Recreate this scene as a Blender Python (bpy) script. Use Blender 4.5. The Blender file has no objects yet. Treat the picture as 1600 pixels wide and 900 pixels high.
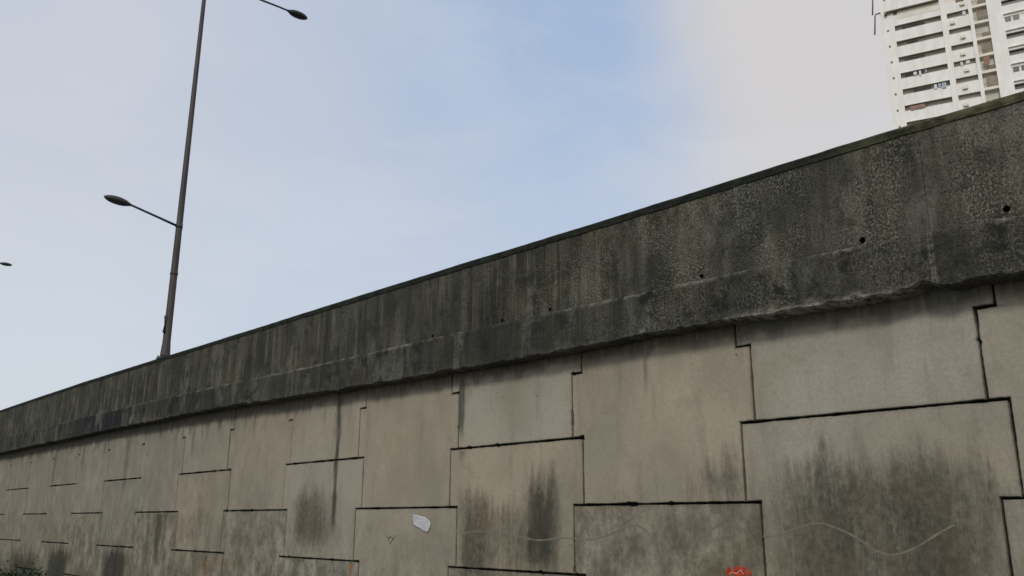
import bpy, math, random
from mathutils import Matrix, Vector
import numpy as np

random.seed(7)
scene = bpy.context.scene
COL = scene.collection
GROUND = -2.3            # road level; the camera is the origin
DW = 7.4026              # distance of the wall face
PITCH = 2.2501           # panel column spacing
U0 = -3.5597             # centre of the column numbered 0
RA, RB, RC, RD, RE, RF = 0.9485, 0.1985, -0.5515, -1.3015, 1.6985, -2.0515
HW, HN = 1.2031, 1.047   # half widths of the wide and narrow halves
GAP = 0.020

# ------------------------------------------------------------------ noise
_perm = np.random.RandomState(3).rand(4096)
def n1(x, seed=0):
    x = np.asarray(x, float) + seed * 17.31
    i = np.floor(x).astype(int); f = x - i; f = f * f * (3 - 2 * f)
    return _perm[(i + seed * 101) % 4096] * (1 - f) + _perm[(i + 1 + seed * 101) % 4096] * f
def fbm1(x, seed=0):
    x = np.asarray(x, float)
    return (n1(x, seed) + .5 * n1(x * 2.1, seed + 1) + .25 * n1(x * 4.3, seed + 2)) / 1.75
def sstep(a, b, x):
    t = np.clip((x - a) / (b - a), 0, 1); return t * t * (3 - 2 * t)

# ------------------------------------------------------------------ scene helpers
def tag(o, label=None, cat=None, group=None, kind=None):
    if label: o['label'] = label
    if cat: o['category'] = cat
    if group: o['group'] = group
    if kind: o['kind'] = kind
    return o
def empty(name, loc, rz=0.0):
    o = bpy.data.objects.new(name, None); COL.objects.link(o)
    o.location = loc; o.rotation_euler = (0, 0, rz); o.empty_display_size = .3
    return o
def link(name, me, mat, parent=None, world=False):
    """link a mesh; world=True: vertices are world coordinates although it has a parent"""
    o = bpy.data.objects.new(name, me); COL.objects.link(o)
    if mat: me.materials.append(mat)
    if parent:
        o.parent = parent
        if world:
            o.matrix_parent_inverse = (Matrix.Translation(parent.location) @ parent.rotation_euler.to_matrix().to_4x4()).inverted()
    return o
class MB:
    def __init__(s): s.v = []; s.f = []; s.sm = []
    def add(s, vs, fs, smooth=False):
        b = len(s.v); s.v += [tuple(p) for p in vs]; s.f += [tuple(i + b for i in f) for f in fs]; s.sm += [smooth] * len(fs)
    def box(s, x0, x1, y0, y1, z0, z1):
        vs = [(x, y, z) for z in (z0, z1) for y in (y0, y1) for x in (x0, x1)]
        s.add(vs, [(0, 2, 3, 1), (4, 5, 7, 6), (0, 1, 5, 4), (2, 6, 7, 3), (0, 4, 6, 2), (1, 3, 7, 5)])
    def tube(s, pts, rad, n=10, cap=True, flat=1.0, up=Vector((0, 0, 1)), smooth=True):
        pts = [Vector(p) for p in pts]; rings = []
        for i, p in enumerate(pts):
            d = (pts[min(i + 1, len(pts) - 1)] - pts[max(i - 1, 0)]).normalized()
            a = up.cross(d)
            if a.length < 1e-4: a = Vector((1, 0, 0)).cross(d)
            a.normalize(); b = d.cross(a)
            r = rad[i] if isinstance(rad, (list, tuple)) else rad
            rings.append([p + a * r * math.cos(2 * math.pi * k / n) + b * r * flat * math.sin(2 * math.pi * k / n) for k in range(n)])
        vs = [q for r in rings for q in r]; fs = []
        for i in range(len(rings) - 1):
            for k in range(n):
                fs.append((i * n + k, i * n + (k + 1) % n, (i + 1) * n + (k + 1) % n, (i + 1) * n + k))
        s.add(vs, fs, smooth)
        if cap:
            b = len(s.v) - len(vs)
            s.f.append(tuple(b + k for k in reversed(range(n)))); s.sm.append(False)
            s.f.append(tuple(b + (len(rings) - 1) * n + k for k in range(n))); s.sm.append(False)
    def build(s, name, mat, parent=None, world=False):
        me = bpy.data.meshes.new(name); me.from_pydata(s.v, [], s.f)
        me.polygons.foreach_set('use_smooth', s.sm); me.update()
        return link(name, me, mat, parent, world)

# ------------------------------------------------------------------ material helpers
class N:
    def __init__(s, name):
        s.m = bpy.data.materials.new(name); s.m.use_nodes = True
        s.t = s.m.node_tree; s.b = s.t.nodes['Principled BSDF']; s.L = s.t.links
        s.pos = s.t.nodes.new('ShaderNodeNewGeometry').outputs['Position']
    def n(s, ty): return s.t.nodes.new(ty)
    def put(s, sock, v):
        if hasattr(v, 'is_output') or isinstance(v, bpy.types.NodeSocket): s.L.new(v, sock)
        else: sock.default_value = v
    def map(s, scale, loc=(0, 0, 0), src=None):
        m = s.n('ShaderNodeMapping'); m.inputs['Scale'].default_value = scale; m.inputs['Location'].default_value = loc
        s.L.new(src or s.pos, m.inputs['Vector']); return m.outputs[0]
    def noise(s, vec, scale=1, detail=4, rough=.6, dist=0):
        t = s.n('ShaderNodeTexNoise'); s.L.new(vec, t.inputs['Vector'])
        t.inputs['Scale'].default_value = scale; t.inputs['Detail'].default_value = detail
        t.inputs['Roughness'].default_value = rough; t.inputs['Distortion'].default_value = dist
        return t.outputs['Fac']
    def voro(s, vec, scale=1):
        t = s.n('ShaderNodeTexVoronoi'); s.L.new(vec, t.inputs['Vector']); t.inputs['Scale'].default_value = scale
        return t.outputs['Distance']
    def ramp(s, v, a, b, lo=0., hi=1.):
        r = s.n('ShaderNodeMapRange'); r.interpolation_type = 'SMOOTHSTEP'
        for k, x in zip(('Value', 'From Min', 'From Max', 'To Min', 'To Max'), (v, a, b, lo, hi)): s.put(r.inputs[k], x)
        return r.outputs[0]
    def math(s, op, a, b=0., clamp=False):
        r = s.n('ShaderNodeMath'); r.operation = op; r.use_clamp = clamp
        s.put(r.inputs[0], a); s.put(r.inputs[1], b); return r.outputs[0]
    def mix(s, f, a, b):
        r = s.n('ShaderNodeMix'); r.data_type = 'RGBA'
        s.put(r.inputs[0], f)
        s.put(r.inputs[6], (*a, 1) if isinstance(a, tuple) else a); s.put(r.inputs[7], (*b, 1) if isinstance(b, tuple) else b)
        return r.outputs[2]
    def attr(s, name):
        a = s.n('ShaderNodeAttribute'); a.attribute_name = name; return a.outputs['Fac']
    def xyz(s):
        a = s.n('ShaderNodeSeparateXYZ'); s.L.new(s.pos, a.inputs[0]); return a.outputs
    def rnd(s): return s.n('ShaderNodeObjectInfo').outputs['Random']
    def bump(s, h, strength, dist, nrm=None):
        b = s.n('ShaderNodeBump'); b.inputs['Strength'].default_value = strength; b.inputs['Distance'].default_value = dist
        s.L.new(h, b.inputs['Height'])
        if nrm: s.L.new(nrm, b.inputs['Normal'])
        return b.outputs[0]
    def done(s, col, rough=.9, spec=.25, nrm=None, metal=0.):
        s.put(s.b.inputs['Base Color'], (*col, 1) if isinstance(col, tuple) else col)
        s.put(s.b.inputs['Roughness'], rough); s.b.inputs['Specular IOR Level'].default_value = spec
        s.b.inputs['Metallic'].default_value = metal
        if nrm: s.L.new(nrm, s.b.inputs['Normal'])
        return s.m

def mat_panel():
    k = N('weathered_panel_concrete')
    ta = k.n('ShaderNodeAttribute'); ta.attribute_type = 'OBJECT'; ta.attribute_name = 'tint'; r = ta.outputs['Fac']
    ta2 = k.n('ShaderNodeAttribute'); ta2.attribute_type = 'OBJECT'; ta2.attribute_name = 'tone'
    base = k.mix(r, (.425, .368, .266), (.368, .365, .316))
    big = k.noise(k.map((.9, .9, .6)), 1, 3, .55)
    base = k.mix(k.ramp(big, .35, .7), base, (.300, .275, .210))
    warm = k.noise(k.map((.55, .5, .5), (3, 1, 7)), 1, 3)
    base = k.mix(k.ramp(warm, .5, .75, 0, .5), base, (.385, .325, .225))
    # faint vertical wash and fine grain
    wash = k.noise(k.map((5, 2, .9)), 1, 6, .7)
    base = k.mix(k.ramp(wash, .50, .72, 0, .36), base, (.16, .148, .118))
    pale = k.noise(k.map((13, 2, .8), (5, 0, 2)), 1, 4, .6)
    base = k.mix(k.ramp(pale, .6, .8, 0, .3), base, (.34, .32, .27))
    fine = k.noise(k.map((38, 38, 38)), 1, 5, .7)
    base = k.mix(k.ramp(fine, .3, .68, .22, -.02), base, (.10, .092, .07))
    # pock marks
    v = k.voro(k.map((7, 7, 7)), 1)
    base = k.mix(k.ramp(v, .03, .055, .7, 0), base, (.07, .065, .05))
    v2 = k.voro(k.map((2.3, 2.3, 2.3), (.3, .7, .1)), 1)
    base = k.mix(k.ramp(v2, .022, .036, .75, 0), base, (.07, .065, .05))
    base = k.mix(ta2.outputs['Fac'], base, (.19, .175, .14))
    pk = k.noise(k.map((1.7, 1, 1.9), (4, 4, 4)), 1, 5, .7)
    base = k.mix(k.ramp(pk, .52, .70, 0, .35), base, (.22, .195, .145))
    # green film
    g = k.attr('film')
    gn = k.noise(k.map((3.6, 2, 2.6), (2, 2, 2)), 1, 7, .75)
    gm = k.math('MULTIPLY', g, k.ramp(gn, .3, .65), True)
    base = k.mix(gm, base, (.120, .110, .074))
    mott = k.noise(k.map((14, 5, 12), (9, 4, 1)), 1, 6, .8)
    base = k.mix(k.math('MULTIPLY', g, k.ramp(mott, .5, .68, 0, .6), True), base, (.08, .078, .052))
    # algae, drips with the painted shade band under the beam
    a = k.attr('algae')
    st = k.noise(k.map((15, 3, 1.9), (1, 5, 3)), 1, 7, .75)
    st2 = k.noise(k.map((50, 4, 9), (1, 5, 3)), 1, 4, .7)
    cl = k.noise(k.map((3.2, 2, 2.1), (8, 1, 2)), 1, 6, .7)
    am = k.math('ADD', a, k.math('MULTIPLY', k.math('SUBTRACT', st, .5), 1.35))
    am = k.math('ADD', am, k.math('MULTIPLY', k.math('SUBTRACT', st2, .5), .7))
    am = k.math('ADD', am, k.math('MULTIPLY', k.math('SUBTRACT', cl, .5), 1.2))
    am = k.math('MULTIPLY', k.ramp(am, .12, 1.25), k.ramp(a, .02, .4), True)
    am = k.math('MULTIPLY', am, k.ramp(mott, .35, .6, .62, 1.), True)
    base = k.mix(k.math('MULTIPLY', am, .92), base, k.mix(k.ramp(cl, .35, .65), (.048, .049, .034), (.098, .082, .056)))
    base = k.mix(k.math('MULTIPLY', k.ramp(a, .95, 1.5, 0, .8), k.ramp(st, .3, .55, .4, 1.), True), base, (.030, .032, .024))
    drip_shade = k.attr('drip')
    dm = k.math('MULTIPLY', drip_shade, k.ramp(st, .2, .6, .45, 1.), True)
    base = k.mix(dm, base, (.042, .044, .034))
    ru = k.attr('rust')
    base = k.mix(k.math('MULTIPLY', ru, k.ramp(mott, .42, .62), True), base, (.30, .11, .035))
    h = k.math('ADD', k.math('MULTIPLY', fine, .35), k.noise(k.map((6, 6, 6)), 1, 4))
    return k.done(base, .93, .2, k.bump(h, .35, .012))

def mat_parapet(beam=False):
    k = N('sooty_beam_concrete' if beam else 'sooty_parapet_concrete')
    X = k.xyz()[0]
    patch = k.noise(k.map((1.0, 1, .9)), 1, 5, .65)
    base = k.mix(k.ramp(patch, .36, .64), (.034, .035, .028), (.074, .070, .054))
    blue = k.noise(k.map((.42, 1, .7), (7, 2, 4)), 1, 3)
    base = k.mix(k.ramp(blue, .52, .66, 0, .8 if beam else .45), base, (.024, .026, .026))
    ol = k.noise(k.map((1.3, 1, .8), (4, 8, 1)), 1, 4)
    base = k.mix(k.ramp(ol, .5, .66, 0, .7), base, (.085, .074, .040))
    gr = k.noise(k.map((2.1, 1, 1.2), (9, 2, 6)), 1, 4)
    base = k.mix(k.ramp(gr, .54, .68, 0, .6), base, (.040, .050, .036))
    # streaks (stronger to the left of the 3rd joint)
    wx = k.math('ADD', X, k.math('MULTIPLY', k.noise(k.map((.5, .5, .8)), 1, 3), 3.0))
    left = k.ramp(wx, -5.2, -3.4, 1., .25)
    s1 = k.noise(k.map((12, 1, .5)), 1, 6, .72)
    s1b = k.noise(k.map((1.4, 1, 1.3), (2, 2, 7)), 1, 3)
    base = k.mix(k.math('MULTIPLY', k.math('MULTIPLY', k.ramp(s1, .48, .62, 0, .95 if not beam else .75), k.ramp(s1b, .38, .6, .15, 1.)), left), base, (.155, .143, .100))
    s2 = k.noise(k.map((8, 1, .4), (6, 3, 2)), 1, 5, .7)
    base = k.mix(k.math('MULTIPLY', k.ramp(s2, .50, .64, 0, .85), left), base, (.019, .020, .016))
    s3 = k.noise(k.map((2.6, 1, .55), (1, 9, 5)), 1, 5, .65)
    base = k.mix(k.ramp(s3, .50, .66, 0, .75), base, (.022, .022, .017))
    s4 = k.noise(k.map((3.4, 1, .7), (5, 1, 8)), 1, 5, .65)
    base = k.mix(k.ramp(s4, .52, .68, 0, .55), base, (.135, .130, .105))
    # lichen speckle (to the right)
    sp = k.noise(k.map((48, 30, 42)), 1, 4, .8)
    sp2 = k.noise(k.map((1.8, 1, .9), (3, 3, 8)), 1, 4)
    right = k.ramp(wx, -5.8, -3.6, .30, 1.)
    m = k.math('MULTIPLY', k.ramp(sp, .50, .59), k.math('MULTIPLY', k.ramp(sp2, .40, .58, .12, 1.), right), True)
    base = k.mix(k.math('MULTIPLY', m, .80 if not beam else .55), base, (.245, .240, .190))
    spd = k.noise(k.map((52, 30, 46), (4, 2, 9)), 1, 4, .8)
    base = k.mix(k.ramp(spd, .51, .60, 0, .8), base, (.011, .011, .009))
    if beam:
        base = k.mix(.16, base, (.016, .017, .015))
        base = k.mix(k.math('MULTIPLY', k.attr('soot'), k.ramp(s3, .3, .5, .7, 1.), True), base, (.016, .016, .021))
    wp = k.noise(k.map((1.5, 1, .8), (11, 3, 2)), 1, 5, .7)
    base = k.mix(k.math('MULTIPLY', k.ramp(wp, .52, .66, 0, .55), k.ramp(sp, .40, .58, .25, 1.)), base, (.205, .205, .170))
    bk = k.noise(k.map((2.2, 1, 2.6), (3, 7, 9)), 1, 6, .75)
    base = k.mix(k.ramp(bk, .52, .62, 0, .85 if beam else .5), base, (.013, .014, .012))
    base = k.mix(k.math('MULTIPLY', k.rnd(), .35), base, (.040, .042, .035))
    # pale exposed concrete where chipped, lime on the ledge
    sn = k.noise(k.map((14, 6, 26), (1, 1, 1)), 1, 5, .75)
    pale = k.math('MULTIPLY', k.attr('spall'), k.ramp(sn, .36, .62), True)
    base = k.mix(pale, base, (.30, .285, .24))
    h = k.math('ADD', k.math('MULTIPLY', sp, .6), k.noise(k.map((9, 9, 9)), 1, 5, .6))
    return k.done(base, .95, .15, k.bump(h, .6, .02))

def mat_moss():
    k = N('mossy_coping_concrete')
    n = k.noise(k.map((5, 5, 9)), 1, 5, .7)
    n2 = k.noise(k.map((.6, .6, .6), (2, 6, 1)), 1, 3)
    X = k.xyz()[0]
    c = k.mix(k.ramp(n, .35, .7), (.010, .013, .011), (.030, .034, .024))
    c2 = k.mix(k.ramp(n, .35, .65), (.030, .032, .018), (.12, .115, .065))
    c = k.mix(k.ramp(k.math('ADD', X, k.math('MULTIPLY', n2, 1.5)), -3.2, -1.2), c, c2)
    return k.done(c, .95, .15, k.bump(n, .6, .02))

def plain(name, col, col2=None, scale=6, rough=.8, spec=.3, metal=0., bump=.2, squash=(1, 1, 1)):
    k = N(name)
    n = k.noise(k.map(tuple(scale * q for q in squash)), 1, 5, .65)
    c = k.mix(k.ramp(n, .3, .7), col, col2 or tuple(x * .8 for x in col))
    return k.done(c, rough, spec, k.bump(n, bump, .01) if bump else None, metal)

def mat_asphalt():
    k = N('asphalt')
    f = k.noise(k.map((60, 60, 60)), 1, 4, .7); b = k.noise(k.map((.35, .35, .35)), 1, 4)
    c = k.mix(k.ramp(f, .3, .75), (.030, .030, .031), (.075, .074, .072))
    c = k.mix(k.ramp(b, .4, .7, 0, .5), c, (.065, .062, .058))
    return k.done(c, .9, .25, k.bump(f, .5, .01))

M = {}
M['panel'] = mat_panel()
M['para'] = mat_parapet(False); M['beam'] = mat_parapet(True); M['moss'] = mat_moss()
M['hole'] = plain('drain_hole_grime', (.010, .010, .009), (.02, .02, .017))
M['pipe'] = plain('drain_pipe_grime', (.03, .03, .026), (.05, .048, .04))
M['fill'] = plain('dark_joint_fill', (.012, .012, .010), (.03, .028, .022), 9)
M['pole'] = plain('weathered_galvanised_pole', (.075, .065, .062), (.042, .039, .039), 3, .6, .4, .25, .05, (3, 3, .6))
M['lampbody'] = plain('dark_lamp_housing', (.035, .042, .045), (.05, .055, .055), 8, .5, .4, .1, 0)
M['lens'] = plain('smoked_lamp_lens', (.06, .065, .07), (.04, .045, .05), 5, .25, .5, 0, 0)
M['asphalt'] = mat_asphalt()
M['kerb'] = plain('kerb_concrete', (.28, .27, .25), (.20, .19, .17), 5)
M['pave'] = plain('pavement_concrete', (.24, .23, .21), (.16, .155, .14), 3)
M['line'] = plain('road_paint', (.62, .62, .60), (.45, .45, .43), 9)
M['grass'] = plain('dry_grass_ground', (.06, .075, .03), (.10, .09, .05), 1.5)
M['leaf'] = plain('shrub_leaf', (.020, .038, .016), (.036, .056, .024), 5, .6, .3, 0, 0)
M['stem'] = plain('shrub_stem', (.07, .055, .04), (.05, .04, .03), 12)
M['white'] = plain('painted_white_render', (.87, .865, .84), (.76, .75, .715), .5, .8, .3, 0, 0, (2.2, 2.2, .5))
M['cream'] = plain('cream_render', (.80, .755, .68), (.72, .67, .59), .7, .8, .3, 0, 0)
M['inner'] = plain('balcony_back_wall', (.62, .59, .50), (.46, .44, .385), .5, .85, .2, 0, 0)
M['tan'] = plain('tan_stair_wall', (.36, .31, .235), (.22, .185, .14), .7, .85, .2, 0, 0)
M['glass'] = plain('dark_window_glass', (.05, .052, .052), (.09, .085, .075), .8, .25, .5, 0, 0)
M['blind'] = plain('beige_blind', (.80, .76, .68), (.70, .66, .57), 1.2, .8, .2, 0, 0)
M['ledge'] = plain('stained_ledge', (.22, .20, .15), (.14, .125, .10), 1, .9, .2, 0, 0)
M['vent'] = plain('grey_vent', (.22, .22, .22), (.15, .15, .15), 2, .8, .2, 0, 0)
M['paper'] = plain('torn_white_paper', (.55, .55, .565), (.40, .40, .42), 22, .9, .2, 0, .3)
M['chalk'] = plain('worn_pale_chalk', (.195, .185, .145), (.150, .142, .108), 16, .95, .1, 0, 0)
M['redpaint'] = plain('orange_red_spray_paint', (.50, .060, .022), (.27, .038, .018), 24, .7, .3, 0, 0)
M['pinkpaint'] = plain('pale_orange_spray_paint', (.62, .27, .17), (.52, .18, .1), 24, .7, .3, 0, 0)
M['darkscratch'] = plain('dark_scratch', (.07, .066, .05), (.15, .135, .105), 20)

# ------------------------------------------------------------------ wall profile along the road
PX = [-64, -49, -40, -33, -25, -19.5, -15.2, -12.9, -10.6, -8.8, -7.2, -6.0, -5.0, -4.1, -3.4, -2.85, -2.3, -1.8, 0, 6, 14]
PT = [2.55, 2.97, 3.38, 3.57, 3.555, 3.505, 3.455, 3.436, 3.408, 3.388, 3.362, 3.345, 3.335, 3.333, 3.326, 3.316, 3.303, 3.290, 3.26, 3.2, 3.15]
PM = [1.56, 1.98, 2.38, 2.585, 2.575, 2.56, 2.50, 2.46, 2.44, 2.43, 2.405, 2.38, 2.365, 2.352, 2.34, 2.325, 2.30, 2.265, 2.24, 2.2, 2.15]
PB = [1.12, 1.54, 1.95, 2.105, 2.10, 2.10, 2.06, 2.035, 1.972, 1.943, 1.928, 1.918, 1.902, 1.885, 1.868, 1.860, 1.845, 1.83, 1.80, 1.76, 1.7]
T = lambda x: np.interp(x, PX, PT); Mz = lambda x: np.interp(x, PX, PM); Bz = lambda x: np.interp(x, PX, PB)

# ------------------------------------------------------------------ retaining wall panels
# algae: (centre x, half width, top z, bottom z, strength)
ALG = [(-12.86, .55, .70, -.42, 1.0), (-12.45, .35, .35, -.40, .5), (-13.15, .2, .45, -.3, .5),
       (-8.76, .30, .58, -.75, .95), (-7.54, .30, .74, -.60, 1.2), (-8.1, .85, .36, -.65, .75), (-7.0, .3, .1, -.5, .4), (-8.9, .1, .25, -.9, .5),
       (-5.05, .26, .86, .15, .8), (-5.3, .35, .62, .12, .55), (-6.1, .8, .56, .12, .45), (-5.85, .14, .62, .2, .3),
       (-3.5, 1.15, .74, -.9, 1.0), (-3.95, .35, .62, -.9, .55), (-3.15, .35, .62, -.9, .55), (-2.75, .26, .58, .2, .55), (-4.35, .14, .35, -.8, .3), (-2.9, .3, .2, -.9, .4),
       (-6.3, .35, .14, -.7, .35), (-5.0, .2, .14, -.8, .4), (-5.6, .3, .1, -.8, .3),
       (-15.0, .8, .1, -.6, .35), (-17.2, .5, .25, -.5, .45), (-16.7, .3, .15, -.5, .4), (-10.6, .8, -.2, -1., .3),
       (-25.6, .9, -.55, -2.6, 1.7), (-21.4, .8, -.45, -2.6, 1.7), (-23.5, .8, -.85, -2.4, 1.0), (-28.8, 1.6, -.75, -2.6, 1.4), (-19.6, .6, -.72, -2.4, .8), (-17.5, .6, -.7, -2.0, .6),
       (-14.2, .5, -.62, -1.5, .4), (-12.6, .8, -.60, -1.5, .45), (-10.0, .5, -.7, -1.5, .4), (1.5, .8, .5, -.9, .6), (4.2, .7, .6, -.9, .7)]
# drips: (x, half width, top, bottom, strength)
DRP = [(-12.12, .055, 2.1, -.25, .95), (-12.12, .09, 2.1, 1.2, .6), (-9.04, .055, 2.1, 1.0, .9), (-8.98, .11, 2.1, 1.55, .45), (-5.9, .018, 2.0, 1.3, .7),
       (-9.02, .05, .92, .72, .8), (-19.05, .14, .16, -.9, .8), (-18.7, .07, .16, -.5, .6), (-11.8, .06, 2.1, 1.7, .8), (-12.6, .05, 2.1, 1.75, .7),
       (-4.05, .03, 2.0, 1.68, .5), (-3.95, .02, 2.0, 1.72, .5), (-2.66, .03, 2.0, 1.60, .5), (-14.3, .04, 2.1, 1.7, .7), (-21.4, .12, 2.1, .6, .45),
       (-17.7, .05, 2.1, 1.2, .4), (-19.6, .08, .0, -.9, .4), (-16.6, .05, -.6, -1.1, .7), (-24.6, .1, 2.1, 1.2, .5), (-27.0, .1, 2.1, .8, .5), (-23.0, .06, 2.1, 1.5, .6),
       (-15.9, .05, 2.1, 1.75, .5), (-10.3, .03, 2.1, 1.75, .4), (-7.2, .03, 2.0, 1.72, .5), (2.2, .05, 2.0, .6, .6)]
for i in range(26):
    x = random.uniform(-34, 6); DRP.append((x, random.uniform(.012, .05), 2.15, random.uniform(1.45, 1.8), random.uniform(.3, .6)))
RUS = [(-11.55, .10, -.58, -.80, .9), (-16.55, .16, -.66, -.95, .6), (-16.2, .10, -.62, -.8, .5)]

EXTRA = {(-1, RB): .75, (-5, RB): .5, (-7, RB): .45, (-4, RC): .5, (-6, RC): .45, (-2, RC): .75, (-2, RA): .12, (0, RA): .12, (-3, RC): .3, (-9, RB): .2, (-8, RC): .3, (1, RB): -.12, (3, RB): .4}
def stains(x, z):
    a = np.zeros_like(x)
    for i, (cx, hw, zt, zb, s) in enumerate(ALG):
        if abs(x.mean() - cx) > 3: continue
        jt = (fbm1(x * 9, i) - .5) * .42 + (fbm1(x * 2.2, i + 40) - .5) * .25
        e = sstep(hw * 1.5, hw * .35, np.abs(x - cx + (fbm1(z * 3, i + 9) - .5) * .12))
        v = sstep(zt + .14, zt - .46, z + jt) * sstep(zb - .2, zb + .28, z)
        a = np.maximum(a, s * e * v) + .3 * np.minimum(a, s * e * v)
    d = np.zeros_like(x)
    for i, (cx, hw, zt, zb, s) in enumerate(DRP):
        if abs(x.mean() - cx) > 3: continue
        w = hw * (0.6 + .9 * fbm1(z * 4, i + 60))
        e = sstep(w * 1.5, w * .45, np.abs(x - cx + (fbm1(z * 1.7, i + 80) - .5) * .05))
        d = np.maximum(d, s * e * sstep(zb - .05, zb + .35, z) * (z < zt))
    # washed grime hanging below the beam, darkened further as painted shade under its lip
    grime_shade_h = (.075 + .20 * fbm1(x * 5, 5) ** 2) * (1 + .8 * sstep(-8, -14, x))
    d = np.maximum(d, .72 * sstep(grime_shade_h + .05, grime_shade_h * .4, Bz(x) - z))
    r = np.zeros_like(x)
    for (cx, hw, zt, zb, s) in RUS:
        r = np.maximum(r, s * sstep(hw, hw * .3, np.abs(x - cx)) * sstep(zt + .03, zt - .05, z) * sstep(zb - .05, zb + .05, z))
    film = .30 * sstep(.55, -.2, z + (fbm1(x * 1.3, 77) - .5) * .7) + .35 * sstep(-.3, -1.3, z + (fbm1(x * 2, 78) - .5) * .5)
    film += .42 * sstep(-8, -22, x) + EXTRA.get('now', 0) * (.75 + .5 * fbm1(x * 1.1 + z * .9, 90))
    return a, d, r, np.clip(film, 0, 1)

def panel_mesh(cx, segs, step, dy, rng):
    """segs: list of (z0, z1, halfwidth) from the top down, touching"""
    g = GAP / 2
    hw = sorted({s[2] for s in segs}); ub = sorted([-(h - g) for h in hw] + [(h - g) for h in hw])
    segs = [list(s) for s in segs]
    zs = [segs[0][1] - g]                     # breakpoints from the top
    rects = []
    for i, (z0, z1, h) in enumerate(segs):
        top = z1 - g if i == 0 else zs[-1]
        if i == len(segs) - 1: bot = z0 + g
        else: bot = z0 + g if segs[i + 1][2] < h else z0 - g   # the shoulder keeps its joint
        rects.append((bot, top, h - g)); zs.append(bot)
    def fine(b):
        out = [b[0]]
        for p, q in zip(b[:-1], b[1:]):
            n = max(1, int(round((q - p) / step))); out += [p + (q - p) * (j + 1) / n for j in range(n)]
        return np.array(out)
    U = fine(ub); Z = fine(sorted(zs)); nu, nz = len(U), len(Z)
    inside = np.zeros((nz - 1, nu - 1), bool)
    uc = (U[1:] + U[:-1]) / 2; zc = (Z[1:] + Z[:-1]) / 2
    for b, t, h in rects: inside |= ((zc > b) & (zc < t))[:, None] & (np.abs(uc) < h)[None, :]
    used = np.zeros((nz, nu), bool)
    used[:-1, :-1] |= inside; used[1:, :-1] |= inside; used[:-1, 1:] |= inside; used[1:, 1:] |= inside
    idx = -np.ones((nz, nu), int); idx[used] = np.arange(used.sum())
    UU, ZZ = np.meshgrid(U, Z); vx = UU[used] + cx; vz = ZZ[used]; vy = np.full(len(vx), DW + dy)
    jj, ii = np.nonzero(inside)
    F = np.stack([idx[jj, ii], idx[jj, ii + 1], idx[jj + 1, ii + 1], idx[jj + 1, ii]], 1)
    # boundary edges with outward direction, walked so that faces look outward
    pad = np.pad(inside, 1); E = []
    off = {}
    def edge(a, b, d):
        E.append((a, b)); off.setdefault(a, set()).add(d); off.setdefault(b, set()).add(d)
    for j, i in zip(jj, ii):
        if not pad[j, i + 1]: edge(idx[j, i], idx[j, i + 1], (0, -1))
        if not pad[j + 2, i + 1]: edge(idx[j + 1, i + 1], idx[j + 1, i], (0, 1))
        if not pad[j + 1, i]: edge(idx[j + 1, i], idx[j, i], (-1, 0))
        if not pad[j + 1, i + 2]: edge(idx[j, i + 1], idx[j + 1, i + 1], (1, 0))
    c = .009
    bl = list(off); bi = {v: k for k, v in enumerate(bl)}
    ox = np.array([sum(d[0] for d in off[v]) for v in bl], float); oz = np.array([sum(d[1] for d in off[v]) for v in bl], float)
    B = np.array(bl)
    wob = (fbm1(vx[B] * 6 + vz[B] * 5.3, 21) - .5) * .010 + (rng.rand(len(B)) - .5) * .003
    chip = np.where(n1(vx[B] * 9 + vz[B] * 8, 33) > .93, .012, 0.)
    vx[B] -= ox * (c + wob + chip); vz[B] -= oz * (c + wob + chip)
    nf = len(vx)
    rx = vx[B] + ox * c * .9; rz = vz[B] + oz * c * .9
    X = np.concatenate([vx, rx, rx]); Zc = np.concatenate([vz, rz, rz])
    Y = np.concatenate([vy, np.full(len(B), DW + dy + c), np.full(len(B), DW + dy + .15)])
    n_b = len(B); side = []
    for a, b in E:
        p, q = bi[a], bi[b]
        side.append((b, a, nf + p, nf + q)); side.append((nf + q, nf + p, nf + n_b + p, nf + n_b + q))
    me = bpy.data.meshes.new('panel')
    me.from_pydata(np.stack([X, Y, Zc], 1).tolist(), [], F.tolist() + side)
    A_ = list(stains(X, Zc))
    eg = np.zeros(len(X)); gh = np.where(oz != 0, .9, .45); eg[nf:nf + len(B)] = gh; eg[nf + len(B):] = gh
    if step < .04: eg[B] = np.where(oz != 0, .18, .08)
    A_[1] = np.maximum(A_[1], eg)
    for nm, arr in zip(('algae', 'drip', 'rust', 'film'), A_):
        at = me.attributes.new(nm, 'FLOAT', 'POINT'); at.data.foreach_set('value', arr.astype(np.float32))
    me.update()
    return me

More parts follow.
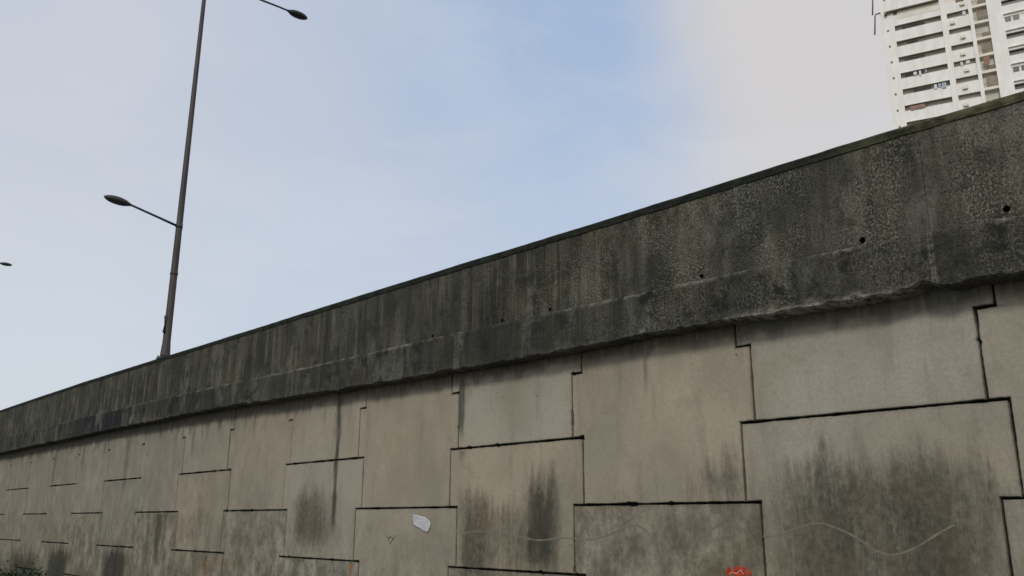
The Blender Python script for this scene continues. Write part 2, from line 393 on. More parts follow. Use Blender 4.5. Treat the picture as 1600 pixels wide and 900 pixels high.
wall = tag(empty('retaining_wall', (-25.0, DW, GROUND)),
           'stained beige concrete retaining wall of interlocking stepped panels under the dark flyover parapet', 'retaining wall')
rng = np.random.RandomState(11)
TINT = {(0, 2.0): .72, (0, .9): .6, (-1, 2.0): .15, (1, 2.0): .2, (-2, 2.1): .55, (-3, 2.1): .2, (-4, 2.1): .35, (-4, .9): .6, (-5, 2.2): .25, (-8, .9): 1., (-3, .2): .35, (-1, .2): .5}
for k in range(-26, 6):
    cx = U0 + k * PITCH
    top = min(float(Bz(cx)) + .12, float(Bz(cx - 1.2)) + .1)
    if k % 2 == 0:
        rows = [[(RE, top, HW), (RA, RE, HN)], [(RB, RA, HW), (RC, RB, HN)], [(RD, RC, HW), (RF, RD, HN)]] if top > RE + .05 else \
               [[(RA, top, HN)], [(RB, RA, HW), (RC, RB, HN)], [(RD, RC, HW), (-2.6, RD, HN)]]
    else:
        rows = [[(RE, top, HN), (RA, RE, HW), (RB, RA, HN)], [(RC, RB, HW), (RD, RC, HN)], [(-2.6, RD, HW)]] if top > RE + .05 else \
               [[(RA, top, HW), (RB, RA, HN)], [(RC, RB, HW), (RD, RC, HN)], [(-2.6, RD, HW)]]
    for segs in rows:
        step = .03 if -9.5 < U0 and -15 <= k <= 1 else .12
        if k < -6: step = max(step, .045)
        dy = 0. if -5 < k < 1 else rng.uniform(0, .008)
        EXTRA['now'] = EXTRA.get((k, segs[0][1]), 0) + (rng.uniform(-.05, .12))
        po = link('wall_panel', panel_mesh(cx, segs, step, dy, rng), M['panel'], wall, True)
        po['tint'] = float(TINT.get((k, round(segs[0][1], 1)), rng.uniform(0, 1)))
        po['tone'] = float(rng.uniform(0, .16) + .36 * max(0., min(1., (-cx - 9) / 11)))
m = MB(); m.box(-62.5, 8.6, DW + .10, DW + .5, -2.6, 1.2); m.box(-40, 8.6, DW + .10, DW + .5, 1.21, 1.9)
m.build('joint_backing', M['fill'], wall, True)

# chalk line wandering over the lower right panels (own ribbon, breaks at the joints)
def ribbon(name, pts, w, mat, parent, y=DW - .0016, smooth=6, breaks=(), seed=0, gapn=None):
    P = [Vector((a, y, b)) for a, b in pts]; out = []
    for i in range(len(P) - 1):
        p0, p1, p2, p3 = P[max(i - 1, 0)], P[i], P[i + 1], P[min(i + 2, len(P) - 1)]
        for j in range(smooth):
            t = j / smooth
            out.append(.5 * ((2 * p1) + (p2 - p0) * t + (2 * p0 - 5 * p1 + 4 * p2 - p3) * t * t + (3 * p1 - p0 - 3 * p2 + p3) * t ** 3))
    out.append(P[-1]); mb = MB(); vs = []
    for i, p in enumerate(out):
        d = (out[min(i + 1, len(out) - 1)] - out[max(i - 1, 0)]).normalized(); nn = Vector((-d.z, 0, d.x))
        ww = w * (.55 + .9 * float(n1(i * .7, seed)))
        vs += [p + nn * ww, p - nn * ww, p + nn * ww + Vector((0, .001, 0)), p - nn * ww + Vector((0, .001, 0))]
    fs = []
    for i in range(len(out) - 1):
        mid = (out[i].x + out[i + 1].x) / 2
        if any(abs(mid - b) < .03 for b in breaks): continue
        if gapn and float(n1(i * .45, seed + 5)) > gapn: continue
        a = i * 4
        fs += [(a, a + 1, a + 5, a + 4), (a + 2, a + 6, a + 7, a + 3), (a, a + 4, a + 6, a + 2), (a + 1, a + 3, a + 7, a + 5)]
    mb.add(vs, fs); return mb.build(name, mat, parent, True)
jx = U0 - PITCH / 2
ribbon('chalk_line', [(-9.01, -.14), (-8.75, -.10), (-8.5, -.11), (-8.1, -.13), (-7.6, -.19), (-7.2, -.16), (-6.79, -.17), (-6.5, -.12), (-6.19, -.02), (-6.0, -.06), (-5.74, -.26), (-5.46, -.25),
        (-5.25, -.1), (-5.03, -.005), (-4.8, -.05), (-4.55, -.11), (-4.3, -.05), (-4.06, .01), (-3.87, -.03), (-3.69, -.11), (-3.55, -.2), (-3.42, -.24), (-3.28, -.21), (-3.15, -.15), (-3.0, -.06), (-2.88, 0)],
         .0085, M["chalk"], wall, smooth=10, breaks=(jx - HN + 1.0, -4.634, -6.85), seed=4, gapn=.97)
g = tag(empty('graffiti', (-4.88, DW, -.45)), 'small scrawl of orange red spray paint low on the panel under the chalk wave', 'graffiti')
for i, pts in enumerate([[(-5.02, -.47), (-4.99, -.41), (-4.94, -.46), (-4.93, -.40)], [(-4.93, -.44), (-4.9, -.39), (-4.87, -.42), (-4.88, -.47)], [(-4.86, -.44), (-4.82, -.40), (-4.78, -.43), (-4.77, -.47)], [(-5.03, -.44), (-4.9, -.45), (-4.75, -.44)]]):
    ribbon('stroke', pts, .014, M['redpaint'] , g, DW - .0016 - .0013 * i, seed=i)
ribbon('highlight', [(-4.99, -.46), (-4.95, -.44), (-4.91, -.45), (-4.86, -.42), (-4.83, -.45)], .006, M['pinkpaint'], g, DW - .0080, seed=8)
s = tag(empty('scratch_mark', (-10.57, DW, -.25)), 'little dark Y shaped scratch on the panel below the torn white paper', 'scratch')
for i, pts in enumerate([[(-10.68, -.17), (-10.62, -.23), (-10.58, -.29)], [(-10.46, -.17), (-10.52, -.23), (-10.58, -.29)], [(-10.63, -.22), (-10.57, -.19), (-10.52, -.22)]]):
    ribbon('stroke', pts, .007, M['darkscratch'], s, DW - .0016 - .0013 * i, seed=i + 2)
# torn sheet of paper
ol = [(-10.06, .115), (-9.93, .10), (-9.86, .085), (-9.78, .075), (-9.68, .035), (-9.645, .0), (-9.66, -.07), (-9.70, -.125), (-9.80, -.11), (-9.90, -.065), (-9.98, -.05), (-10.055, -.02), (-10.045, .05)]
mb = MB(); c = (sum(p[0] for p in ol) / len(ol), sum(p[1] for p in ol) / len(ol)); L = []
for q in (1., .8, .55, .25):
    for i, (a, b) in enumerate(ol):
        curl = .006 * (q ** 3) * (0.4 + math.sin(i * 2.1) * .6) + .004 * random.random()
        L.append((c[0] + (a - c[0]) * q, DW - .006 - max(curl, 0), c[1] + (b - c[1]) * q))
n = len(ol); F = []
for r_ in range(3):
    for i in range(n): F.append((r_ * n + i, (r_ + 1) * n + i, (r_ + 1) * n + (i + 1) % n, r_ * n + (i + 1) % n))
L.append((c[0], DW - .008, c[1])); F += [(3 * n + i, len(L) - 1, 3 * n + (i + 1) % n) for i in range(n)]
mb.add(L, F, True)
o = mb.build('paper_sheet', M['paper'])
md = o.modifiers.new('thickness', 'SOLIDIFY'); md.thickness = .002
tag(o, 'torn white paper sheet stuck slantwise on a beige wall panel', 'poster')

# ------------------------------------------------------------------ parapet
para = tag(empty('flyover_parapet', (-25.0, DW - .1, 1.9)),
           'long soot blackened concrete flyover parapet with a drip beam overhanging the panel wall', 'parapet')
HOLES = [(-2.11, .085), (-3.28, .055), (-4.98, .05), (-7.16, .045), (-8.02, .04), (-9.46, .04), (-12.6, .05), (-15.9, .05), (-19.2, .05), (-24., .05), (.9, .06)]
def sweep(name, xs, prof, mat, spall=None, smooth=False):
    rows = [prof(x) for x in xs]; n = len(rows[0]); vs = []; fs = []
    for x, r in zip(xs, rows): vs += [(x + (q[2] if len(q) > 2 else 0), q[0], q[1]) for q in r]
    for i in range(len(xs) - 1):
        for j in range(n):
            jn = (j + 1) % n
            fs.append((i * n + j, (i + 1) * n + j, (i + 1) * n + jn, i * n + jn))
    fs.append(tuple(range(n))); fs.append(tuple((len(xs) - 1) * n + j for j in reversed(range(n))))
    me = bpy.data.meshes.new(name); me.from_pydata(vs, [], fs)
    at = me.attributes.new('spall', 'FLOAT', 'POINT')
    if spall is not None:
        V = np.array(vs); at.data.foreach_set('value', spall(V).astype(np.float32))
    if name == 'edge_beam':
        x, z = V[:, 0], V[:, 2]
        so_ = sstep(-25.6, -24.6, x + (fbm1(z * 6, 4) - .5) * .8) * sstep(-20.9, -21.3, x + (fbm1(z * 6, 5) - .5) * .5) * .9
        so_ = np.maximum(so_, .35 * sstep(.5, .75, fbm1(x * .45, 61)) * (x < -6))
        at = me.attributes.new('soot', 'FLOAT', 'POINT'); at.data.foreach_set('value', so_.astype(np.float32))
    me.update()
    o = link(name, me, mat, para, True)
    import bmesh
    bm = bmesh.new(); bm.from_mesh(me); bmesh.ops.recalc_face_normals(bm, faces=bm.faces); bm.to_mesh(me); bm.free()
    return o
YB, YU = DW - .24, DW - .205
PX, PT, PM, PB = [[q * 7.1626 / 7.1026 for q in L_] for L_ in (PX, PT, PM, PB)]
def botjit(x):
    j = (float(fbm1(x * 3.1, 3)) - .5) * .030 + (float(fbm1(x * 15, 6)) - .5) * .020
    j += (float(_perm[int(math.floor((x + 2.70) / 3.05)) % 997]) - .5) * .034
    j += .045 * math.exp(-((x + 2.80) / .10) ** 2) - .02 * math.exp(-((x + 2.55) / .08) ** 2)      # broken corner at the joint
    j += .022 * math.exp(-((x + 5.9) / .25) ** 2) - .02 * math.exp(-((x + 11.9) / .2) ** 2) + .02 * math.exp(-((x + 9.1) / .2) ** 2)
    return j
def beam_prof(x):
    b, t = float(Bz(x)) + botjit(x), float(Mz(x)) + (float(fbm1(x * 4, 8)) - .5) * .012
    ch = .012 + .02 * float(n1(x * 11, 9)) ** 3
    pts = [(YB + ch * 1.1, b), (YB, b + ch)]
    nz = 12
    for j in range(1, nz): pts.append((YB + (float(fbm1(x * 6 + j * 1.7, 12)) - .5) * .006, b + ch + (t - b - ch) * j / nz))
    pts += [(YB + .002, t), (YB + .014, t + .008), (YU + .03, t + .014), (DW + .16, t + .0), (DW + .16, b)]
    return pts
def beam_spall(V):
    x, y, z = V[:, 0], V[:, 1], V[:, 2]
    b = Bz(x); t = Mz(x)
    w = sstep(-5.1, -4.3, x) * sstep(-2.6, -2.9, x)
    low = sstep(.085, .0, z - b - (fbm1(x * 7, 2) - .5) * .12)
    s = low * (.12 + .8 * w) * sstep(.2, .6, fbm1(x * 1.7, 31) + .5 * w)
    led = sstep(.035, .0, np.abs(z - t - .008)) * (.25 + .75 * sstep(.35, .6, fbm1(x * 1.9, 17)))
    led *= .85 * sstep(.3, .6, fbm1(x * 11, 52)); led *= sstep(-30, -12, x) * .6 + .4
    v = .55 * sstep(.030, .01, np.abs(x + 2.70 + (fbm1(z * 9, 3) - .5) * .03)) * (x > -2.9)        # limy joint
    v = np.maximum(v, .8 * sstep(.07, .0, np.hypot(x + 5.75, z - b - .05)))
    v = np.maximum(v, .75 * sstep(.16, .05, np.hypot(x + 20.75, z - b - .16)) * (x + 20.75 > (z - b - .2) * .8))
    v = np.maximum(v, .35 * sstep(.09, .03, np.abs(x + 8.8)) * sstep(.1, .4, z - b))
    v = np.maximum(v, .3 * sstep(.10, .03, np.abs(x + 20.6)) * sstep(.0, .2, z - b))
    return np.maximum(np.maximum(s, led), v)
def para_prof(x):
    t = float(T(x)) - .08; b = float(Mz(x)) - .05
    pts = []
    for j in range(9): pts.append((YU + (float(fbm1(x * 3 + j * 2.3, 14)) - .5) * .006, b + (t - b) * j / 8))
    pts += [(DW - .025, t), (DW - .025, b)]
    return pts
def cope_prof(x):
    t = float(T(x)) + (float(fbm1(x * .6, 44)) - .5) * .012 + (float(fbm1(x * 9, 45)) - .5) * .004
    y = YU - .012 + (float(fbm1(x * 5, 46)) - .5) * .006
    b = float(T(x)) - .082 + (float(fbm1(x * 4, 47)) - .5) * .014
    return [(y, b), (y - .002, t - .018), (y + .014, t), (DW - .02, t + .004), (DW - .01, t - .02), (DW - .01, b)]
joints = [-2.70 - 3.05 * i for i in range(-4, 20)][::-1]
def noz(V): return np.zeros(len(V))
def para_spall(V):
    x, z = V[:, 0], V[:, 2]; v = np.zeros(len(V))
    for jx_ in joints: v = np.maximum(v, .22 * sstep(.06, .015, np.abs(x - jx_ - .02)))
    return v
def boolean_holes(o, x0, x1):
    hs = [h for h in HOLES if x0 + .1 < h[0] < x1 - .1]
    if not hs: return
    mb = MB()
    for hx, dz in hs:
        z = float(Mz(hx)) + dz
        mb.tube([(hx, YU - .1, z), (hx, YU + .12, z + .01)], .030 if hx > -4 else .026, 14)
    c = mb.build('cutter', None)
    md = o.modifiers.new('drain_openings', 'BOOLEAN'); md.operation = 'DIFFERENCE'; md.object = c; md.solver = 'EXACT'
    bpy.context.view_layer.update()
    me = bpy.data.meshes.new_from_object(o.evaluated_get(bpy.context.evaluated_depsgraph_get()))
    o.modifiers.clear(); o.data = me
    bpy.data.objects.remove(c)
    for hx, dz in hs:
        z = float(Mz(hx)) + dz; r = .030 if hx > -4 else .026
        mb = MB(); mb.tube([(hx, YU + .004, z), (hx, YU + .112, z + .009)], r - .0015, 14, cap=False)
        mb.tube([(hx, YU + .1125, z + .009), (hx, YU + .116, z + .009)], r - .002, 14)
        q = mb.build('drain_hole', M['hole'], para, True)
for a, b in zip(joints[:-1], joints[1:]):
    st = .05 if a > -37 and b < 4 else .25
    xs = np.linspace(a + .0025, b - .0025, max(3, int((b - a) / st)))
    xb = np.linspace(a + .003, b - .003, max(3, int((b - a) / (st * .6))))
    o = sweep('parapet_panel', xs, para_prof, M['para'], para_spall); boolean_holes(o, a, b)
    sweep('edge_beam', xb, beam_prof, M['beam'], beam_spall)
    sweep('coping', np.linspace(a + .0006, b - .0006, len(xs)), cope_prof, M['moss'], noz)

# ------------------------------------------------------------------ flyover deck, street, ground
def sheet(name, x0, x1, y0, y1, z, mat, t=.2):
    m = MB(); m.box(x0, x1, y0, y1, z - t, z); return tag(m.build(name, mat), kind='structure')
sheet('ground', -2500, 2500, -2500, 2500, GROUND - .16, M['grass'], .5)
sheet('road', -250, 250, -9, 4.9, GROUND - .02, M['asphalt'], .13)
sheet('pavement', -250, 250, 5.05, DW + .02, GROUND + .10, M['pave'], .25)
sheet('kerb', -250, 250, 4.9, 5.048, GROUND + .11, M['kerb'], .25)
m = MB()
for i in range(-20, 20): m.box(i * 9., i * 9. + 3, 1.6, 1.72, GROUND - .0195, GROUND - .016)
m.box(-250, 250, 4.55, 4.67, GROUND - .0195, GROUND - .016)
tag(m.build('road_marking', M['line']), kind='structure')
xs = np.linspace(-62, 9, 72); vs = []; fs = []
for x in xs:
    z = float(Mz(x)) + .02; vs += [(x, DW + .17, z), (x, DW + 17, z), (x, DW + 17, GROUND - .5), (x, DW + .51, GROUND - .5), (x, DW + .51, z - .5), (x, DW + .17, z - .5)]
for i in range(len(xs) - 1):
    for j in range(6): fs.append((i * 6 + j, i * 6 + (j + 1) % 6, (i + 1) * 6 + (j + 1) % 6, (i + 1) * 6 + j))
fs += [tuple(range(6)), tuple((len(xs) - 1) * 6 + j for j in reversed(range(6)))]
m = MB(); m.add(vs, fs); tag(m.build('flyover_road', M['asphalt']), kind='structure')

# ------------------------------------------------------------------ street lamps
def make_lamp():
    """local frame: origin at the pole foot, -y over the lower street, +y over the flyover"""
    r = empty('street_lamp', (0, 0, 0))
    m = MB(); m.tube([(0, 0, .0), (0, 0, .05), (0, 0, .28), (0, 0, .34), (0, 0, 3), (0, 0, 6), (0, 0, 9.72), (0, 0, 9.78)],
                     [.122, .110, .094, .088, .074, .061, .047, .030], 12); m.build('pole', M['pole'], r)
    m = MB(); m.box(-.17, .17, -.13, .13, -.045, .004)
    for sx in (-1, 1):
        for sy in (-1, 1): m.tube([(sx * .14, sy * .105, .004), (sx * .14, sy * .105, .05)], .014, 6)
    m.build('base_plate', M['pole'], r)
    m = MB(); m.box(-.30, .34, -.09, .42, -.75, -.046); m.build('plinth', M['para'], r)
    m = MB(); m.tube([(.03, -.088, .55), (.03, -.094, .56), (.03, -.092, .92), (.03, -.086, .93)], [.045, .055, .055, .045], 8, flat=.6); m.build('hatch', M['lampbody'], r)
    for z in (1.95,):
        m = MB(); m.tube([(0, 0, z - .03), (0, 0, z + .03)], .089, 12); m.build('clamp_band', M['pole'], r)
    def head(sgn, y, z, dz):
        # flattened cobra head: rises quickly from the spigot, then tapers to a blunt nose
        ts = [0, .06, .14, .26, .38, .48, .55, .60]; w = [.038, .066, .112, .138, .136, .112, .076, .022]
        m = MB(); m.tube([(0, y + sgn * t, z + dz * t) for t in ts], w, 14, flat=.62); h = m.build('lamp_head', M['lampbody'], r)
        m = MB(); m.tube([(0, y + sgn * t, z + dz * t - .030) for t in (.15, .2, .32, .44, .5)], [.02, .09, .10, .08, .02], 12, flat=.6); m.build('lens', M['lens'], h)
    m = MB(); m.tube([(0, -.06, 3.10), (0, -.5, 3.20), (0, -1.0, 3.31), (0, -1.16, 3.345)], [.030, .027, .025, .025], 9); m.tube([(0, 0, 3.05), (0, 0, 3.15)], .081, 12); m.build('arm', M['lampbody'], r)
    head(-1, -1.12, 3.335, .10)
    m = MB(); m.tube([(0, .04, 9.55), (0, .6, 9.68), (0, 1.4, 9.78), (0, 2.0, 9.805), (0, 2.32, 9.81)], [.034, .030, .027, .025, .025], 9); m.tube([(0, 0, 9.48), (0, 0, 9.62)], .068, 12); m.build('arm', M['lampbody'], r)
    head(1, 2.27, 9.81, .0)
    return r
lamp = make_lamp()
tag(lamp, 'tall tapered grey double arm street lamp standing on the dark parapet', 'street lamp', 'street lamps along the flyover')
lamp.location = (-19.44, 7.30, 3.56)
def copy_tree(o, parent=None):
    c = o.copy(); COL.objects.link(c); c.parent = parent
    for ch in list(o.children): copy_tree(ch, c)
    return c
l2 = copy_tree(lamp); l2.location = (-49.25, 7.30, 2.95)
l2['label'] = 'farther street lamp, only the tip of its dark lamp head showing at the left edge'

# ------------------------------------------------------------------ weeds at the wall foot
def shrub(x, y, h, w, seed, label):
    rs = np.random.RandomState(seed)
    r = tag(empty('shrub', (x, y, GROUND + .1)), label, 'shrub', 'weedy shrubs along the wall foot')
    m = MB(); tips = []
    for i in range(9):
        a = rs.uniform(0, 6.28); q = rs.uniform(.2, 1) * w; hh = h * rs.uniform(.55, .95)
        t = (q * math.cos(a), q * math.sin(a) * .55, hh); mid = (t[0] * .35, t[1] * .35, hh * .55)
        m.tube([(t[0] * .05, t[1] * .05, 0), mid, t], [.012, .008, .003], 5); tips += [Vector(mid), Vector(t), Vector(mid).lerp(Vector(t), .5)]
    m.build('stem', M['stem'], r)
    m = MB()
    for i in range(2200):
        p = tips[rs.randint(len(tips))] + Vector(rs.normal(0, 1, 3)) * .16
        if p.z < .05: continue
        d = Vector(rs.normal(0, 1, 3)); d.z = abs(d.z) * .5 + .2; d.normalize(); s_ = d.cross(Vector(rs.normal(0, 1, 3))).normalized()
        l = rs.uniform(.05, .11); b = l * .28
        m.add([p, p + d * l * .5 + s_ * b, p + d * l, p + d * l * .5 - s_ * b], [(0, 1, 2, 3)])
    m.build('foliage', M['leaf'], r)
shrub(-30.2, 6.7, .90, .62, 1, 'leafy dark green shrub cut by the left edge at the wall foot')
shrub(-27.9, 6.75, .84, .55, 2, 'low green shrub at the wall foot beside the corner shrub')
shrub(-25.2, 6.8, .92, .45, 3, 'small green shrub under the dark algae mound, rightmost at the wall foot')
shrub(-31.8, 6.75, 1.15, .6, 4, 'shrub beyond the left edge at the wall foot')

# ------------------------------------------------------------------ apartment tower
PSI = .33526845
BO = Vector((-51.377, 132.989, 79.691))       # upper left corner of the first balcony opening
FL = 2.9; OH = .93
bl = tag(empty('apartment_tower', (BO.x, BO.y, GROUND), PSI), 'white high rise apartment block with rows of dark open balconies rising behind the parapet', 'building')
z0 = BO.z - GROUND
R0, R1 = -5, 27          # rows, counted down from the first opening
zt = z0 - (R0) * FL + 2.2
RIGHT = 27.0
def part(name, boxes, mat, parent=None):
    m = MB()
    for b in boxes: m.box(*b)
    return m.build(name, mat, parent or bl)
# body behind the balconies, piers, end wall
part('core_wall', [(-1.95, RIGHT, 0.65, 16, 0, zt)], M['inner'])
part('facade', [(-2.0, -.0, -.0, 1.0, 0, zt), (6.88, 7.74, -.12, 1.0, 0, zt), (10.85, 11.38, -.15, 1.0, 0, zt),
                (13.42, 15.45, -.05, 1.0, 0, zt), (18.6, 19.4, -.05, 1.0, 0, zt), (RIGHT - 1.5, RIGHT, 0, 1.0, 0, zt)], M['white'])
part('end_wall', [(-2.02, -1.96, 1.62, 16, 0, zt)], M['white'])
part('roof', [(-2.4, RIGHT + .4, -.4, 16.4, zt + .003, zt + .5), (3, 12, 5, 11, zt + .5, zt + 4)], M['white'])
rs = random.Random(5)
for r in range(R0, R1):
    z = z0 - r * FL            # top of the opening on this row
    b0, b1 = z - FL + .0, z - OH
    part('balcony', [(.002, 6.878, .0, .14, b0, b1), (.002, 6.878, .145, .645, b0 + .55, b0 + .7), (.002, 6.878, -.06, -.002, b0 + .02, b0 + .14)], M['white'])
    part('balcony', [(7.742, 10.848, .0, .14, b0, b1), (7.742, 10.848, .145, .645, b0 + .55, b0 + .7)], M['white'])
    part('stair_landing', [(11.382, 13.418, -.02, .64, b0 - .05, b0 + .38)], M['cream'])
    if -3 < r < 9:
        part('stair_wall', [(12.0 + .3 * (r % 2), 13.415, .35, .60, b0 + .39, b0 + (1.3 if r % 2 else 2.3))], M['tan'])
    # rails, posts and air conditioners
    if -3 < r < 9:
        part('rail', [(.004, 6.876, -.03, .01, b1 + .10, b1 + .15)], M['vent']) if r % 2 else None
        ax = 8.0 + 1.9 * rs.random(); part('air_conditioner', [(ax, ax + .7, -.32, -.003, b0 + .8, b0 + 1.3)], M['cream'])
        part('stair_rail', [(11.39, 13.41, .02, .06, b0 + .95, b0 + 1.02)], M['vent'])
    # windows of the right hand wing with a sun ledge over them
    part('window_wall', [(15.452, 18.598, .0, .3, b0, b1 - .0), (15.452, 18.598, -.28, -.002, z + .42, z + .52)], M['white'])
    part('window_wall', [(19.402, RIGHT - 1.502, .0, .3, b0, b1)], M['white'])
    if -3 < r < 9:
        if r % 3 == 1:
            f = part('window', [(15.452, 18.598, .10, .2, b1 + .002, z - .002)], M['white'])
            for a_ in (15.62, 16.72): part('pane', [(a_, a_ + .82, .06, .097, b1 + .06, z - .08)], M['glass'], f)
        else:
            f = part('window', [(15.46, 18.59, .36, .40, z - .06, z - .003)], M['vent'])
            part('pane', [(15.46, 18.59, .42, .46, b1 + .003, z - .07)], M['glass'], f)
        part('vent', [(-1.22, -.92, -.06, -.002, z - .72, z - .40)], M['vent'])
        # inner glazing seen in the gloom of the balconies
        part('balcony_door', [(.6 + rs.random(), 3.0 + rs.random() * 1.5, 0.60, .64, b0 + .71, z - .15)], M['vent'])
part('blind', [(.6, 6.86, -.03, -.004, z0 + FL - 1.75, z0 + FL - .33)], M['blind'])
part('blind', [(7.76, 10.84, .02, .05, z0 + FL - OH - .2, z0 + FL - .1)], M['blind'])
part('awning', [(-1.3, 6.86, -.55, -.035, z0 + FL - .30, z0 + FL - .12), (-1.3, -.9, -.6, -.035, z0 + FL - .62, z0 + FL - .31)], M['ledge'])
for i in (-1, 0):      # laundry pole brackets on the corner
    zb = z0 + 2.85 - i * 4.3 - (.6 if i else 0)
    m = MB(); m.tube([(-1.9, -.2, zb + .1), (-2.6, -.25, zb), (-2.75, -.3, zb - .4), (-3.1, -.3, zb - 3.7)], .13, 6); m.build('bracket', M['vent'], bl)
cw = {'white': (.8, .8, .8), 'blue': (.45, .50, .62), 'red': (.33, .20, .17), 'tan': (.5, .38, .26)}
CL = {k: plain(k + '_cloth', v, None, 3, .9, .1, 0, 0) for k, v in cw.items()}
def laundry(s, r, w, h, c, label):
    m = MB(); n = 6; vs = []
    for j in range(2):
        for i in range(n + 1): vs.append((w * i / n, -.04 * math.sin(i * 1.9) - (.02 if j else 0), -h * j * (1 + .05 * math.sin(i * 3))))
    m.add(vs, [(i, i + 1, n + 2 + i, n + 1 + i) for i in range(n)])
    o = m.build('laundry', CL[c]); md = o.modifiers.new('thickness', 'SOLIDIFY'); md.thickness = .02
    p = Matrix.Rotation(PSI, 3, 'Z') @ Vector((s, -.14, 0))
    o.location = (BO.x + p.x, BO.y + p.y, BO.z - r * FL - .30); o.rotation_euler = (0, 0, PSI)
    tag(o, label, 'laundry', 'washing hung over the tower balconies')
laundry(4.6, 4, .36, .75, 'white', 'bright white cloth hung at the middle of a long tower balcony')
laundry(5.2, 4, .35, .6, 'blue', 'pale blue washing just right of the bright white cloth on the tower')
laundry(5.7, 4, .6, .9, 'blue', 'wider pale blue washing at the right end of the row with the white cloth')
laundry(1.9, 3, .45, .55, 'white', 'white washing at the left of a long tower balcony, one floor over the blue cloth')
laundry(2.7, 3, .3, .8, 'white', 'narrow long white washing on the long balcony one floor over the blue cloth')
laundry(3.6, 3, .25, .45, 'blue', 'small blue washing on the long balcony one floor over the bright white cloth')
laundry(.8, 5, 2.2, .66, 'red', 'dull red cloth along the lowest visible tower balcony')
laundry(10.0, 0, .4, .6, 'white', 'small white cloth on a short tower balcony near the top edge')
laundry(9.3, -1, 1.2, .9, 'red', 'reddish cloth high on a short tower balcony at the top edge')
laundry(8.7, 3, .3, .6, 'white', 'narrow white cloth hanging on a short tower balcony beside the stair bay')
laundry(9.5, 3, .5, .45, 'white', 'short white cloth hanging on a short tower balcony beside the stair bay')
laundry(11.9, 3, .8, 1.3, 'red', 'red brown cloth hanging in the open stair bay')

# ------------------------------------------------------------------ camera
YAW, PIT, ROL, FPX = -0.827778247, 0.263831080, 0.00414963765, 1360.22351
cy, sy = math.cos(YAW), math.sin(YAW)
fw = Vector((sy * math.cos(PIT), cy * math.cos(PIT), math.sin(PIT))); rt = Vector((cy, -sy, 0)); up = rt.cross(fw)
r2 = rt * math.cos(ROL) + up * math.sin(ROL); u2 = -rt * math.sin(ROL) + up * math.cos(ROL)
cam = bpy.data.cameras.new('camera'); co = bpy.data.objects.new('camera', cam); COL.objects.link(co)
co.matrix_world = Matrix(((r2.x, u2.x, -fw.x, 0), (r2.y, u2.y, -fw.y, 0), (r2.z, u2.z, -fw.z, 0), (0, 0, 0, 1)))
cam.sensor_width = 36; cam.lens = 36 * FPX / 1600; cam.clip_start = .1; cam.clip_end = 8000
scene.camera = co
def azel(x, y):
    d = fw + r2 * ((x - 800) / FPX) - u2 * ((y - 450) / FPX); d.normalize(); return math.atan2(d.x, d.y), math.asin(d.z)

# ------------------------------------------------------------------ sky and sun
SUN_AZ, SUN_EL = math.radians(180 - 32), math.radians(38)     # azimuth from +y towards +x: behind the camera, to the right
w = bpy.data.worlds.new('World'); scene.world = w; w.use_nodes = True
nt = w.node_tree; Lk = nt.links
bg = nt.nodes['Background']; bg.inputs['Strength'].default_value = .1
sky = nt.nodes.new('ShaderNodeTexSky'); sky.sky_type = 'NISHITA'; sky.sun_disc = False
sky.sun_elevation = SUN_EL; sky.sun_rotation = SUN_AZ; sky.air_density = 1.0; sky.dust_density = 2.0; sky.ozone_density = 1.5
def wn(t): return nt.nodes.new(t)
def wmath(op, a, b=0., c=None, clamp=False):
    r = wn('ShaderNodeMath'); r.operation = op; r.use_clamp = clamp
    for i, v in enumerate((a, b)):
        if isinstance(v, bpy.types.NodeSocket): Lk.new(v, r.inputs[i])
        else: r.inputs[i].default_value = v
    return r.outputs[0]
def wramp(v, a, b, lo=0., hi=1.):
    r = wn('ShaderNodeMapRange'); r.interpolation_type = 'SMOOTHSTEP'; Lk.new(v, r.inputs['Value'])
    for k, x in zip(('From Min', 'From Max', 'To Min', 'To Max'), (a, b, lo, hi)): r.inputs[k].default_value = x
    return r.outputs[0]
def wmix(f, a, b):
    r = wn('ShaderNodeMix'); r.data_type = 'RGBA'
    for s_, v in ((r.inputs[0], f), (r.inputs[6], a), (r.inputs[7], b)):
        if isinstance(v, bpy.types.NodeSocket): Lk.new(v, s_)
        elif isinstance(v, tuple): s_.default_value = (*v, 1)
        else: s_.default_value = v
    return r.outputs[2]
tc = wn('ShaderNodeTexCoord'); sep = wn('ShaderNodeSeparateXYZ'); Lk.new(tc.outputs['Generated'], sep.inputs[0])
az = wmath('ARCTAN2', sep.outputs[0], sep.outputs[1]); el = wmath('ARCSINE', sep.outputs[2])
nz = wn('ShaderNodeTexNoise'); Lk.new(tc.outputs['Generated'], nz.inputs['Vector']); nz.inputs['Scale'].default_value = 4.0; nz.inputs['Detail'].default_value = 6; nz.inputs['Roughness'].default_value = .55
nf = wmath('SUBTRACT', nz.outputs['Fac'], .5)
azn = wmath('ADD', az, wmath('MULTIPLY', nf, .16))
aR = azel(1020, 150)[0]; aP = azel(930, 150)[0]; aL = azel(250, 300)[0]
right = wramp(azn, aR - .07, aR + .11)                              # the pinkish cloud bank
blue = wmath('MULTIPLY', wramp(azn, aL - .05, aP), wramp(azn, aR + .11, aR - .05))
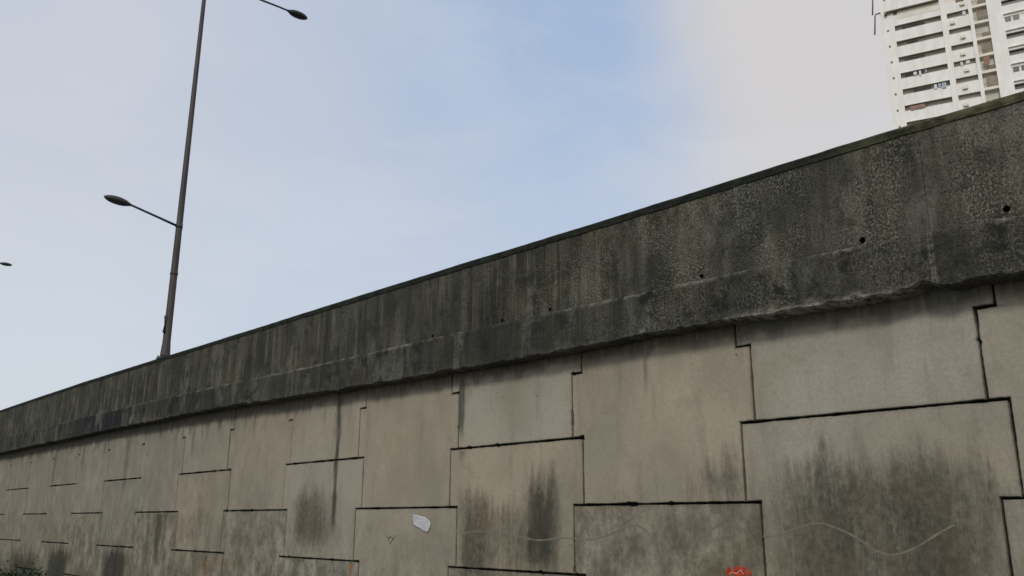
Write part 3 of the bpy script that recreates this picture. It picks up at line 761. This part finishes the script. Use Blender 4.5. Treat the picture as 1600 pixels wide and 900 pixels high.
blue = wmath('MULTIPLY', blue, wramp(wmath('ADD', el, wmath('MULTIPLY', nf, .2)), math.radians(8), math.radians(34), .1, 1.))
SC = 10.0
lav = tuple(SC * v for v in (.595, .635, .725)); pink = tuple(SC * v for v in (.690, .665, .662)); low = tuple(SC * v for v in (.600, .668, .765))
lowl = tuple(SC * v for v in (.660, .705, .765))
low = wmix(wramp(azn, azel(60, 560)[0], azel(480, 450)[0]), lowl, low)
cloud = wmix(wramp(el, math.radians(9), math.radians(27), 1., 0.), lav, low)
cloud = wmix(right, cloud, pink)
# the clear blue behind the veil is the Sky Texture itself, lifted by thin haze
veil = wmix(.70, sky.outputs[0], tuple(SC * v for v in (.50, .655, .90)))
col = wmix(wmath('MULTIPLY', blue, .95), cloud, veil)
nz2 = wn('ShaderNodeTexNoise'); mp = wn('ShaderNodeMapping'); mp.inputs['Scale'].default_value = (2.2, 2.2, 6.0); Lk.new(tc.outputs['Generated'], mp.inputs['Vector']); Lk.new(mp.outputs[0], nz2.inputs['Vector'])
nz2.inputs['Scale'].default_value = 1.6; nz2.inputs['Detail'].default_value = 8; nz2.inputs['Roughness'].default_value = .58; nz2.inputs['Distortion'].default_value = .6
col = wmix(wramp(nz2.outputs['Fac'], .42, .72, 0., .26), col, tuple(SC * v for v in (.735, .75, .785)))
col2 = wmix(.10, col, sky.outputs[0])
Lk.new(col2, bg.inputs['Color'])
sun = bpy.data.lights.new('sun', 'SUN'); so = bpy.data.objects.new('sun', sun); COL.objects.link(so)
sun.energy = 1.5; sun.angle = math.radians(10); sun.color = (1, .96, .90)
sd = Vector((math.sin(SUN_AZ) * math.cos(SUN_EL), math.cos(SUN_AZ) * math.cos(SUN_EL), math.sin(SUN_EL)))
so.rotation_euler = sd.to_track_quat('Z', 'Y').to_euler(); so.location = sd * 50
vs_ = scene.view_settings; scene.display_settings.display_device = 'sRGB'
vs_.view_transform = 'Standard'; vs_.look = 'None'; vs_.exposure = 0; vs_.gamma = 1; vs_.use_curve_mapping = False
scene.render.engine = 'CYCLES'
